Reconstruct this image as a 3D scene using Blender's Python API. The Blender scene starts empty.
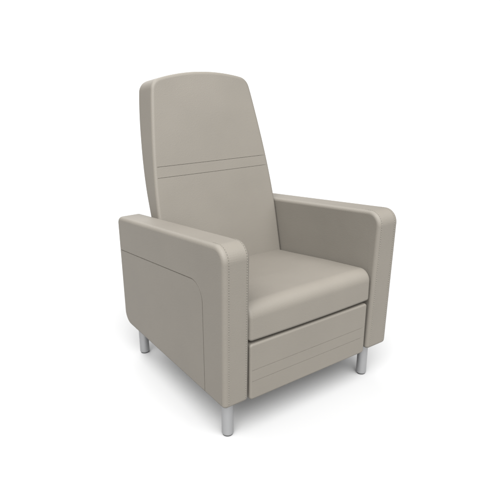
import bpy, bmesh, math
from mathutils import Vector, Euler

scene = bpy.context.scene
COL = scene.collection

# ------------------------------------------------------------------ sizes (m)
W2 = 0.38            # half the overall width
T = 0.0913           # armrest thickness
XI = W2 - T          # inner face of an armrest
D = 0.7926           # armrest length
H_FRONT, H_BACK, H_LEG = 0.7048, 0.617, 0.142
RAKE = 0.0127        # the arm front leans forward by this much at its top

# ------------------------------------------------------------------ materials
def node_mat(name):
    m = bpy.data.materials.new(name)
    m.use_nodes = True
    nt = m.node_tree
    return m, nt, nt.nodes['Principled BSDF']

def vinyl(name, col, rough=0.60, bump=0.28):
    m, nt, b = node_mat(name)
    tc = nt.nodes.new('ShaderNodeTexCoord')
    big = nt.nodes.new('ShaderNodeTexNoise')
    big.inputs['Scale'].default_value = 5.0
    big.inputs['Detail'].default_value = 4.0
    nt.links.new(tc.outputs['Object'], big.inputs['Vector'])
    ramp = nt.nodes.new('ShaderNodeValToRGB')
    ramp.color_ramp.elements[0].position = 0.3
    ramp.color_ramp.elements[1].position = 0.7
    ramp.color_ramp.elements[0].color = (*[c * 0.97 for c in col], 1)
    ramp.color_ramp.elements[1].color = (*[c * 1.03 for c in col], 1)
    nt.links.new(big.outputs['Fac'], ramp.inputs['Fac'])
    nt.links.new(ramp.outputs['Color'], b.inputs['Base Color'])
    rr = nt.nodes.new('ShaderNodeMapRange')
    rr.inputs['To Min'].default_value = rough - 0.05
    rr.inputs['To Max'].default_value = rough + 0.05
    nt.links.new(big.outputs['Fac'], rr.inputs['Value'])
    nt.links.new(rr.outputs['Result'], b.inputs['Roughness'])
    # leather-like pebble: fine cells over a slow waviness of the padding
    cell = nt.nodes.new('ShaderNodeTexVoronoi')
    cell.feature = 'SMOOTH_F1'
    cell.inputs['Scale'].default_value = 330.0
    nt.links.new(tc.outputs['Object'], cell.inputs['Vector'])
    b1 = nt.nodes.new('ShaderNodeBump')
    b1.inputs['Strength'].default_value = bump
    b1.inputs['Distance'].default_value = 0.001
    nt.links.new(cell.outputs['Distance'], b1.inputs['Height'])
    soft = nt.nodes.new('ShaderNodeTexNoise')
    soft.inputs['Scale'].default_value = 9.0
    soft.inputs['Detail'].default_value = 1.0
    nt.links.new(tc.outputs['Object'], soft.inputs['Vector'])
    b2 = nt.nodes.new('ShaderNodeBump')
    b2.inputs['Strength'].default_value = 0.10
    b2.inputs['Distance'].default_value = 0.01
    nt.links.new(soft.outputs['Fac'], b2.inputs['Height'])
    nt.links.new(b1.outputs['Normal'], b2.inputs['Normal'])
    nt.links.new(b2.outputs['Normal'], b.inputs['Normal'])
    b.inputs['Specular IOR Level'].default_value = 0.28
    return m

VINYL = vinyl('taupe_vinyl', (0.1075, 0.0979, 0.0834))
THREAD = vinyl('thread', (0.124, 0.115, 0.099), 0.7, 0.0)
BOUNCE_LINING, _, _b = node_mat('underside_lining')
_b.inputs['Base Color'].default_value = (0.50, 0.48, 0.45, 1)  # lining made pale to bounce light onto the shaded floor below
_b.inputs['Roughness'].default_value = 0.9

METAL, _nt, _b = node_mat('brushed_metal')
_b.inputs['Base Color'].default_value = (0.26, 0.261, 0.263, 1)
_b.inputs['Metallic'].default_value = 0.72
_tc = _nt.nodes.new('ShaderNodeTexCoord')
_mp = _nt.nodes.new('ShaderNodeMapping')
_mp.inputs['Scale'].default_value = (30, 30, 900)
_nz = _nt.nodes.new('ShaderNodeTexNoise')
_nz.inputs['Scale'].default_value = 1.0
_nt.links.new(_tc.outputs['Object'], _mp.inputs['Vector'])
_nt.links.new(_mp.outputs['Vector'], _nz.inputs['Vector'])
_mr = _nt.nodes.new('ShaderNodeMapRange')
_mr.inputs['To Min'].default_value = 0.36
_mr.inputs['To Max'].default_value = 0.50
_nt.links.new(_nz.outputs['Fac'], _mr.inputs['Value'])
_nt.links.new(_mr.outputs['Result'], _b.inputs['Roughness'])

GLIDE, _, _b = node_mat('glide_plastic')
_b.inputs['Base Color'].default_value = (0.04, 0.04, 0.04, 1)
_b.inputs['Roughness'].default_value = 0.5

FLOOR, _nt, _b = node_mat('white_studio_floor')
_b.inputs['Base Color'].default_value = (0.279, 0.279, 0.279, 1)
_b.inputs['Roughness'].default_value = 0.8
_b.inputs['Specular IOR Level'].default_value = 0.1

# ------------------------------------------------------------------ helpers
def link(name, bm, mat, parent=None, smooth=True, wn=True):
    bmesh.ops.recalc_face_normals(bm, faces=bm.faces[:])
    me = bpy.data.meshes.new(name)
    bm.to_mesh(me)
    bm.free()
    me.materials.append(mat)
    for p in me.polygons:
        p.use_smooth = smooth
    if wn:
        me.set_sharp_from_angle(angle=math.radians(40))
    o = bpy.data.objects.new(name, me)
    COL.objects.link(o)
    if parent:
        o.parent = parent
    if wn:
        w = o.modifiers.new('wn', 'WEIGHTED_NORMAL')
        w.weight = 100
        w.keep_sharp = True
    return o

def fillet(pts, radii, n=10):
    """polygon (CCW) with rounded corners"""
    out = []
    N = len(pts)
    for i in range(N):
        p = Vector(pts[i]); a = Vector(pts[i - 1]); b = Vector(pts[(i + 1) % N])
        r = radii[i]
        if r <= 0:
            out.append(p); continue
        u = (a - p).normalized(); v = (b - p).normalized()
        ang = u.angle(v)
        t = r / math.tan(ang / 2)
        c = p + (u + v).normalized() * (r / math.sin(ang / 2))
        s = p + u * t; e = p + v * t
        a0 = math.atan2(s.y - c.y, s.x - c.x)
        a1 = math.atan2(e.y - c.y, e.x - c.x)
        d = (a1 - a0 + math.pi) % (2 * math.pi) - math.pi
        for k in range(n + 1):
            q = a0 + d * k / n
            out.append(Vector((c.x + r * math.cos(q), c.y + r * math.sin(q))))
    return out

def subdivide_poly(pts, step):
    out = []
    for i, p in enumerate(pts):
        q = pts[(i + 1) % len(pts)]
        n = max(1, int((q - p).length / step))
        for k in range(n):
            out.append(p.lerp(q, k / n))
    return out

def normals2d(pts):
    """outward normals of a CCW closed outline"""
    res = []
    N = len(pts)
    for i in range(N):
        e1 = (pts[i] - pts[i - 1]).normalized()
        e2 = (pts[(i + 1) % N] - pts[i]).normalized()
        n = Vector((e1.y, -e1.x)) + Vector((e2.y, -e2.x))
        n.normalize()
        res.append(n)
    return res

def prism(outline, w0, w1, r, to3d, n=8, mid=1, bulge=None):
    """solid of a 2-D outline between w0 and w1 with its two rims rounded by r"""
    nm = normals2d(outline)
    rings = []
    for k in range(n + 1):
        q = math.pi / 2 * k / n
        rings.append((w0 + r * (1 - math.sin(q)), r * (1 - math.cos(q))))
    rings = rings[::-1]
    for k in range(1, mid):
        rings.append((w0 + r + (w1 - w0 - 2 * r) * k / mid, 0.0))
    for k in range(n + 1):
        q = math.pi / 2 * k / n
        rings.append((w1 - r * (1 - math.sin(q)), r * (1 - math.cos(q))))
    bm = bmesh.new()
    vr = []
    for w, ins in rings:
        row = []
        for p, m_ in zip(outline, nm):
            q = p - m_ * ins
            if bulge:
                q = q + bulge(q, m_, w)
            row.append(bm.verts.new(to3d(q.x, q.y, w)))
        vr.append(row)
    N = len(outline)
    for a, b in zip(vr[:-1], vr[1:]):
        for i in range(N):
            bm.faces.new((a[i], a[(i + 1) % N], b[(i + 1) % N], b[i]))
    bm.faces.new(vr[0]); bm.faces.new(vr[-1][::-1])
    return bm

def slab(rows, depth, r, to3d, crown=0.0, grooves=(), gmargin=0.0, gdepth=0.003, gw=0.0008, n=8, cols=28, r_rear=None):
    """Upholstered slab. rows: (v, half width) from bottom to top; depth(v): thickness there;
    front face at d = 0, rear face at d = depth; grooves: heights of sunken seams across the front."""
    rows = sorted(rows)
    outline = [Vector((h, v)) for v, h in rows] + [Vector((-h, v)) for v, h in rows[::-1]]
    nm = normals2d(outline)
    M = len(rows)
    r_rear = r_rear or r
    bm = bmesh.new()
    vmin, vmax = rows[0][0], rows[-1][0]
    def ring(ins, d, rear):
        row = []
        for p, q in zip(outline, nm):
            u = p - q * ins
            dd = depth(u.y) - d if rear else d
            row.append(bm.verts.new(to3d(u.x, u.y, dd)))
        return row
    vr = []
    for k in range(n + 1):
        q = math.pi / 2 * k / n
        vr.append(ring(r * (1 - math.sin(q)), r * (1 - math.cos(q)), False))
    for k in range(n, -1, -1):
        q = math.pi / 2 * k / n
        vr.append(ring(r_rear * (1 - math.sin(q)), r_rear * (1 - math.cos(q)), True))
    N = len(outline)
    for a, b in zip(vr[:-1], vr[1:]):
        for i in range(N):
            bm.faces.new((a[i], a[(i + 1) % N], b[(i + 1) % N], b[i]))
    def cap(row, rear):
        grid = []
        for j in range(M):
            i0, i1 = row[N - 1 - j], row[j]
            vs = [i0]
            rr = r_rear if rear else r
            a = outline[N - 1 - j] - nm[N - 1 - j] * rr
            b = outline[j] - nm[j] * rr
            for c in range(1, cols):
                s = c / cols
                p = a.lerp(b, s)
                d = 0.0
                fv = (p.y - vmin) / (vmax - vmin)
                t = min(1.0, 4 * fv * (1 - fv) * 1.6)
                e = t * t * (3 - 2 * t) * (1 - (2 * s - 1) ** 2) ** 2
                d -= crown * e
                if not rear:
                    edge = min(p.x - a.x, b.x - p.x)
                    for g in grooves:
                        x = abs(rows[j][0] - g) / gw
                        if x < 1 and edge >= gmargin:
                            d += gdepth * (1 - x)
                dd = depth(p.y) - d if rear else d
                vs.append(bm.verts.new(to3d(p.x, p.y, dd)))
            vs.append(i1)
            grid.append(vs)
        for j in range(M - 1):
            for c in range(cols):
                bm.faces.new((grid[j][c], grid[j][c + 1], grid[j + 1][c + 1], grid[j + 1][c]))
    cap(vr[0], False)
    cap(vr[-1], True)
    return bm

def tube_path(bm, pts, rad, seg=8):
    """closed-ended tube along 3-D points"""
    rings = []
    for i, p in enumerate(pts):
        t = (pts[min(i + 1, len(pts) - 1)] - pts[max(i - 1, 0)]).normalized()
        a = t.cross(Vector((1, 0, 0)))
        if a.length < 1e-4:
            a = t.cross(Vector((0, 1, 0)))
        a.normalize()
        b = t.cross(a).normalized()
        rings.append([bm.verts.new(p + (a * math.cos(2 * math.pi * k / seg) + b * math.sin(2 * math.pi * k / seg)) * rad) for k in range(seg)])
    for r0, r1 in zip(rings[:-1], rings[1:]):
        for k in range(seg):
            bm.faces.new((r0[k], r0[(k + 1) % seg], r1[(k + 1) % seg], r1[k]))
    bm.faces.new(rings[0]); bm.faces.new(rings[-1][::-1])

def carve(o, cutter_bm):
    """cut the seams into a mesh for good; nothing of the cutter stays in the scene"""
    bmesh.ops.recalc_face_normals(cutter_bm, faces=cutter_bm.faces[:])
    me = bpy.data.meshes.new('seam_cutter')
    cutter_bm.to_mesh(me); cutter_bm.free()
    c = bpy.data.objects.new('seam_cutter', me)
    COL.objects.link(c)
    md = o.modifiers.new('cut', 'BOOLEAN')
    md.operation = 'DIFFERENCE'; md.solver = 'EXACT'; md.object = c
    while o.modifiers[0].name != 'cut':
        o.modifiers.move(o.modifiers.find('cut'), 0)
    wn = o.modifiers.get('wn')
    if wn:
        o.modifiers.remove(wn)
    want = len(o.data.polygons)
    for k in range(12):                     # nudge the cutter if the solver gives up
        c.location = (0.00002 * k, 0.00003 * k, -0.00007 * k)
        dg = bpy.context.evaluated_depsgraph_get()
        dg.update()
        new = bpy.data.meshes.new_from_object(o.evaluated_get(dg))
        if len(new.polygons) > want:
            break
        bpy.data.meshes.remove(new)
    o.modifiers.clear()
    old = o.data
    o.data = new
    bpy.data.meshes.remove(old)
    bpy.data.objects.remove(c)
    bpy.data.meshes.remove(me)
    for p in new.polygons:
        p.use_smooth = True
    new.set_sharp_from_angle(angle=math.radians(38))
    w = o.modifiers.new('wn', 'WEIGHTED_NORMAL')
    w.weight = 100; w.keep_sharp = True

def arc_rows(v0, v1, h, r_bottom, r_top, n=8):
    """rows of a rectangle with rounded corners"""
    rows = []
    for k in range(n + 1):
        q = math.pi / 2 * k / n
        rows.append((v0 + r_bottom * (1 - math.sin(math.pi / 2 - q)), h - r_bottom * (1 - math.cos(math.pi / 2 - q)) ) )
        rows.append((v1 - r_top * (1 - math.sin(math.pi / 2 - q)), h - r_top * (1 - math.cos(math.pi / 2 - q))))
    return rows

# ------------------------------------------------------------------ the chair
chair = bpy.data.objects.new('recliner_chair', None)
COL.objects.link(chair)
chair['label'] = 'taupe vinyl recliner armchair with tall rounded back standing on four silver legs'
chair['category'] = 'armchair'

# --- armrests
ARM = fillet([(D, H_LEG), (D, H_BACK), (-RAKE, H_FRONT), (0.0, H_LEG)], [0.055, 0.03, 0.05, 0.014], 12)
ARM = subdivide_poly(ARM, 0.06)

def front_path(z0, past):
    """the line up the front of the arm, round its top corner and a little along the top"""
    crn = fillet([(0.0, z0), (-RAKE, H_FRONT), (D, H_BACK)], [0, 0.05, 0], 14)
    pts = crn[0:-1]
    end = pts[-1]
    d = (Vector((D, H_BACK)) - Vector((-RAKE, H_FRONT))).normalized()
    pts = pts + [end + d * past]
    return pts

def resample(pts, step):
    out, acc = [pts[0]], 0.0
    for a, b in zip(pts[:-1], pts[1:]):
        L = (b - a).length
        if L < 1e-9:
            continue
        s = step - acc
        while s <= L:
            out.append(a.lerp(b, s / L)); s += step
        acc = (acc + L) % step if s - step <= L else acc + L
        acc = L - (s - step)
    return out

def make_arm(side):
    # side -1: x from -W2 to -XI ; +1: mirrored; the outer face is at |x| = W2
    x3 = lambda a: side * a
    to3d = lambda y, z, w: Vector((x3(w), y, z))
    bm = prism(ARM, XI, W2, 0.0145, to3d, n=8)
    arm = link('armrest', bm, VINYL, chair)
    cut = bmesh.new()
    # seam of the inset side panel: from the rear edge forward, round a corner and down
    seam = fillet([(D + 0.03, 0.4715), (0.117, 0.5525), (0.119, H_LEG - 0.03)], [0, 0.062, 0], 14)[:-1]
    seam = [s for s in seam] + [Vector((0.119, H_LEG - 0.03))]
    tube_path(cut, [to3d(p.x, p.y, W2 - 0.0011) for p in seam], 0.0021)
    carve(arm, cut)
    cut = bmesh.new()
    for w in (W2 - 0.0175, XI + 0.0125):
        tube_path(cut, [to3d(p.x, p.y, w) for p in front_path(H_LEG - 0.02, 0.03)], 0.0010)
    carve(arm, cut)
    # stitches
    path = front_path(H_LEG + 0.016, 0.02)
    for w in (W2 - 0.0175, XI + 0.0125):
        st = bmesh.new()
        pts = resample(path, 0.0088)
        for a, b in zip(pts[:-1], pts[1:]):
            m = a.lerp(b, 0.5)
            t = (b - a).normalized()
            nrm = Vector((-t.y, t.x))
            p0 = m - t * 0.0031; p1 = m + t * 0.0031
            base = nrm * -0.0002
            tube_path(st, [to3d(*(p0 + base - nrm * 0.0008), w), to3d(*(p0 + t * 0.0008 + base + nrm * 0.0007), w),
                           to3d(*(p1 - t * 0.0008 + base + nrm * 0.0007), w), to3d(*(p1 + base - nrm * 0.0008), w)], 0.0010, 6)
        link('stitching', st, THREAD, arm, wn=False)
    return arm

def mirrored(o, parent):
    """the opposite-hand twin of an object and of its children"""
    c = o.copy()
    c.data = o.data.copy()
    for v in c.data.vertices:
        v.co.x = -v.co.x
    c.data.flip_normals()
    c.parent = parent
    COL.objects.link(c)
    for ch in list(o.children):
        mirrored(ch, c)
    return c

def widen(o, f):
    for v in o.data.vertices:
        v.co.x = f(v.co.x, v.co.z)
    for ch in o.children:
        widen(ch, f)

far = make_arm(1)
near = mirrored(far, chair)
widen(far, lambda x, z: x + (x - XI) / T * (0.0125 + 0.006 * (1 - (z - H_LEG) / 0.56)))
widen(near, lambda x, z: x + (x + W2) / T * 0.008)


# --- back
TH = math.radians(13.5)
P0 = Vector((0, 0.5376, 0.412))
UP = Vector((0, math.sin(TH), math.cos(TH)))
NN = Vector((0, math.cos(TH), -math.sin(TH)))       # towards the rear

def lerp_tab(tab, v):
    if v <= tab[0][0]:
        return tab[0][1]
    for (a, x), (b, y) in zip(tab[:-1], tab[1:]):
        if v <= b:
            return x + (y - x) * (v - a) / (b - a)
    return tab[-1][1]

def smooth_tab(tab, v, e=0.05):
    return sum(lerp_tab(tab, v + e * k / 4) for k in range(-4, 5)) / 9

HALF = [(-0.30, 0.283), (0.0, 0.286), (0.1, 0.287), (0.19, 0.288), (0.27, 0.285), (0.36, 0.279), (0.45, 0.270), (0.53, 0.260), (0.62, 0.2475), (0.72, 0.2315), (0.9, 0.199)]
DEEP = [(-0.2, 0.075), (0.05, 0.075), (0.238, 0.098), (0.33, 0.115), (0.45, 0.130), (0.55, 0.139), (0.62, 0.145), (0.72, 0.147), (0.9, 0.147)]
SHEAR = 0.10          # the top and bottom of the back run nearly level towards the rear
G1, G2 = 0.430, 0.387

def back_rows():
    # right half of the outline as a poly, corner rounded, then read off as rows
    side = [Vector((smooth_tab(HALF, v), v)) for v in [-0.12 + 0.02 * k for k in range(0, 47)]]
    arch = lambda x: 0.7885 - 0.62 * x * x
    # crossing of side and arch
    side = [p for p in side if p.y < arch(p.x) - 1e-4]
    v = side[-1].y
    while v < arch(smooth_tab(HALF, v)):
        v += 0.0005
    crn = Vector((smooth_tab(HALF, v), v))
    R = 0.053
    # fillet by polylines: tangent points at distance t along both
    a = crn + Vector((smooth_tab(HALF, v - 0.05) - crn.x, -0.05)).normalized()
    b = Vector((crn.x - 0.05, arch(crn.x - 0.05)))
    f = fillet([Vector((smooth_tab(HALF, v - 0.2), v - 0.2)), crn, b + (b - crn) * 3], [0, R, 0], 14)[1:-1]
    t0, t1 = f[0], f[-1]
    pts = [p for p in side if p.y < t0.y - 0.006] + f
    x = t1.x - 0.012
    while x > 0.012:
        pts.append(Vector((x, arch(x)))); x -= 0.014
    rows = [(p.y, p.x) for p in pts]
    rows = [(vv, hh) for vv, hh in rows if min(abs(vv - G1), abs(vv - G2)) > 0.006]
    for g in (G1, G2):
        for dv in (-0.005, -0.0008, 0.0, 0.0008, 0.005):
            rows.append((g + dv, smooth_tab(HALF, g + dv)))
    return rows

b3 = lambda x, v, d: P0 + Vector((x - 0.0015, 0, 0)) + UP * (v + SHEAR * d) + NN * d
bm = slab(back_rows(), lambda v: smooth_tab(DEEP, v) - 0.005, 0.012, b3, crown=0.005, grooves=(G1, G2), gmargin=0.0, gdepth=0.0040, r_rear=0.032)
link('backrest', bm, VINYL, chair)

# --- seat cushion: side profile run across the chair
SX = 0.279
prof = fillet([(0.60, 0.357), (0.60, 0.405), (0.45, 0.425), (0.23, 0.4565), (0.002, 0.484), (0.0, 0.357)],
              [0.01, 0.02, 0.3, 0.3, 0.043, 0.012], 12)
prof = subdivide_poly(prof, 0.03)
def puff(q, m_, w):
    e = max(0.0, 1 - (w / (SX + 0.005)) ** 2)
    return m_ * (0.0045 * e * max(0.0, m_.y) + 0.004 * e * max(0.0, -m_.x))
bm = prism(prof, -SX, SX + 0.005, 0.016, lambda y, z, w: Vector((w, y, z)), n=8, mid=20, bulge=puff)
link('seat_cushion', bm, VINYL, chair)

# --- footrest panel below the seat, two sewn lines across it
F0, F1 = 0.136, 0.347
rows = arc_rows(F0, F1, 0.2745, 0.012, 0.012, 5)
rows = [r for r in rows] + [(F0 + 0.02 + 0.02 * k, 0.2745) for k in range(9)]
FG = (0.249, 0.207)
rows = [(v, h) for v, h in rows if min(abs(v - g) for g in FG) > 0.006]
for g in FG:
    rows += [(g + dv, 0.2745) for dv in (-0.004, -0.0008, 0.0, 0.0008, 0.004)]
bm = slab(rows, lambda v: 0.05, 0.008, lambda x, v, d: Vector((x, 0.002 + d, v)), crown=0.0, grooves=FG, gdepth=0.0040)
link('footrest_panel', bm, VINYL, chair)

# --- base box under the seat and the rear panel between the arms
base = fillet([(0.66, 0.155), (0.66, 0.352), (0.060, 0.352), (0.060, 0.155)], [0.01] * 4, 4)
link('seat_base', prism(base, -0.284, 0.284, 0.004, lambda y, z, w: Vector((w, y, z)), n=3), BOUNCE_LINING, chair)
rows = arc_rows(0.146, 0.50, 0.2845, 0.01, 0.02, 5) + [(0.2 + 0.05 * k, 0.2845) for k in range(6)]
link('rear_panel', slab(rows, lambda v: 0.035, 0.01, lambda x, v, d: Vector((x, 0.70 + d, v))), VINYL, chair)

# --- legs
def make_leg(x, y):
    bm = bmesh.new()
    R = 0.0205
    prof = [(0.0, H_LEG + 0.012), (R, H_LEG + 0.012), (R, 0.0075), (R - 0.0012, 0.0058), (R - 0.003, 0.005), (0.0, 0.005)]
    seg = 48
    rings = []
    for r_, z in prof[1:-1]:
        rings.append([bm.verts.new((r_ * math.cos(2 * math.pi * k / seg), r_ * math.sin(2 * math.pi * k / seg), z)) for k in range(seg)])
    for a, b in zip(rings[:-1], rings[1:]):
        for k in range(seg):
            bm.faces.new((a[k], a[(k + 1) % seg], b[(k + 1) % seg], b[k]))
    bm.faces.new(rings[0]); bm.faces.new(rings[-1][::-1])
    leg = link('leg', bm, METAL, chair)
    leg.location = (x, y, 0)
    bm = bmesh.new()
    bmesh.ops.create_cone(bm, cap_ends=True, segments=40, radius1=R - 0.003, radius2=R - 0.002, depth=0.006)
    bmesh.ops.translate(bm, verts=bm.verts, vec=(0, 0, 0.003))
    g = link('foot_glide', bm, GLIDE, leg)
    return leg

for x, y in ((-0.333, 0.053), (0.327, 0.053), (-0.327, 0.730), (0.327, 0.730)):
    make_leg(x, y)

# ------------------------------------------------------------------ the floor
bm = bmesh.new()
S = 150
for x, y in ((-S, -S), (S, -S), (S, S), (-S, S)):
    bm.verts.new((x, y, 0))
bm.faces.new(bm.verts[:])
fl = link('floor', bm, FLOOR, None, smooth=False, wn=False)
fl['kind'] = 'structure'

# ------------------------------------------------------------------ light
# White studio: a bright wall band behind the chair and added, unseen soft lights around it,
# all of them far away (they are part of the world, so the white floor is lit evenly to its horizon).
wd = bpy.data.worlds.new('World')
scene.world = wd
wd.use_nodes = True
nt = wd.node_tree
bg = nt.nodes['Background']
bg.inputs['Color'].default_value = (1, 1, 1, 1)
wtc = nt.nodes.new('ShaderNodeTexCoord')
wsp = nt.nodes.new('ShaderNodeSeparateXYZ')
nt.links.new(wtc.outputs['Generated'], wsp.inputs[0])

def wnode_range(src, a, b, lo, hi):
    n = nt.nodes.new('ShaderNodeMapRange')
    n.interpolation_type = 'SMOOTHSTEP' if a != 0 or b != 1 else 'LINEAR'
    for k, v in zip(('From Min', 'From Max', 'To Min', 'To Max'), (a, b, lo, hi)):
        n.inputs[k].default_value = v
    nt.links.new(src, n.inputs['Value'])
    return n.outputs['Result']

def softlight(direction, half_angle, strength):
    """a round soft light in a direction, fading over its rim"""
    d = Vector(direction).normalized()
    n = nt.nodes.new('ShaderNodeVectorMath')
    n.operation = 'DOT_PRODUCT'
    n.inputs[1].default_value = d
    nt.links.new(wtc.outputs['Generated'], n.inputs[0])
    return wnode_range(n.outputs['Value'], math.cos(math.radians(half_angle * 1.35)), math.cos(math.radians(half_angle * 0.65)), 0.0, strength)

def wsum(parts):
    tot = parts[0]
    for p in parts[1:]:
        n = nt.nodes.new('ShaderNodeMath')
        n.operation = 'ADD'
        nt.links.new(tot, n.inputs[0]); nt.links.new(p, n.inputs[1])
        tot = n.outputs[0]
    return tot

def wmul(a, b, op='MULTIPLY'):
    n = nt.nodes.new('ShaderNodeMath')
    n.operation = op
    nt.links.new(a, n.inputs[0]); nt.links.new(b, n.inputs[1])
    return n.outputs[0]

def backdrop(inside, outside):
    """the lit white wall that stands behind the chair, and the level of everything else"""
    n = nt.nodes.new('ShaderNodeVectorMath')
    n.operation = 'DOT_PRODUCT'
    n.inputs[1].default_value = (0.58, 0.81, 0)
    nt.links.new(wtc.outputs['Generated'], n.inputs[0])
    w = wmul(wnode_range(wsp.outputs['Z'], 0.118, 0.17, 1, 0), wnode_range(n.outputs['Value'], 0.45, 0.75, 0, 1))
    return wnode_range(w, 0, 1, outside, inside)

WALL, AMBIENT = 1.03, 0.0
LIGHTS = [            # direction, half angle in degrees, strength
    ((0, -0.87, 0.5), 22, 2.80),
    ((-0.35, -0.9, 0.22), 16, 2.60),  # unseen low light, added to lift the shade beneath the chair
    ((-0.6, -0.6, 0.53), 22, 6.00),
    ((0, 0.6, 0.8), 22, 6.20),
    ((-0.55, 0, 0.83), 22, 4.90),
    ((0, -0.5, 0.87), 22, 5.50),
    ((0.55, -0.65, 0.53), 22, 1.52),
    ((-0.4, -0.4, 0.83), 22, 7.81),
    ((0.4, -0.4, 0.83), 22, 2.60),
    ((0.3, 0.85, 0.38), 18, 1.20),  # unseen low rear light, added for sheen on the upward faces
]
parts = [backdrop(WALL, AMBIENT)] + [softlight(*l) for l in LIGHTS]
nt.links.new(wsum(parts), bg.inputs['Strength'])

# ------------------------------------------------------------------ camera
cam = bpy.data.cameras.new('camera')
cam.sensor_width = 36
cam.lens = 527.54 / 500 * 36
cam.clip_start = 0.05
cam.clip_end = 1000
co = bpy.data.objects.new('camera', cam)
COL.objects.link(co)
co.location = (-1.1526, -1.2212, 1.1982)
co.rotation_euler = Euler((math.radians(70.78), 0, math.radians(-35.66)), 'XYZ')
scene.camera = co

vs = scene.view_settings
vs.view_transform = 'Standard'
vs.look = 'None'
vs.exposure = 0
vs.gamma = 1
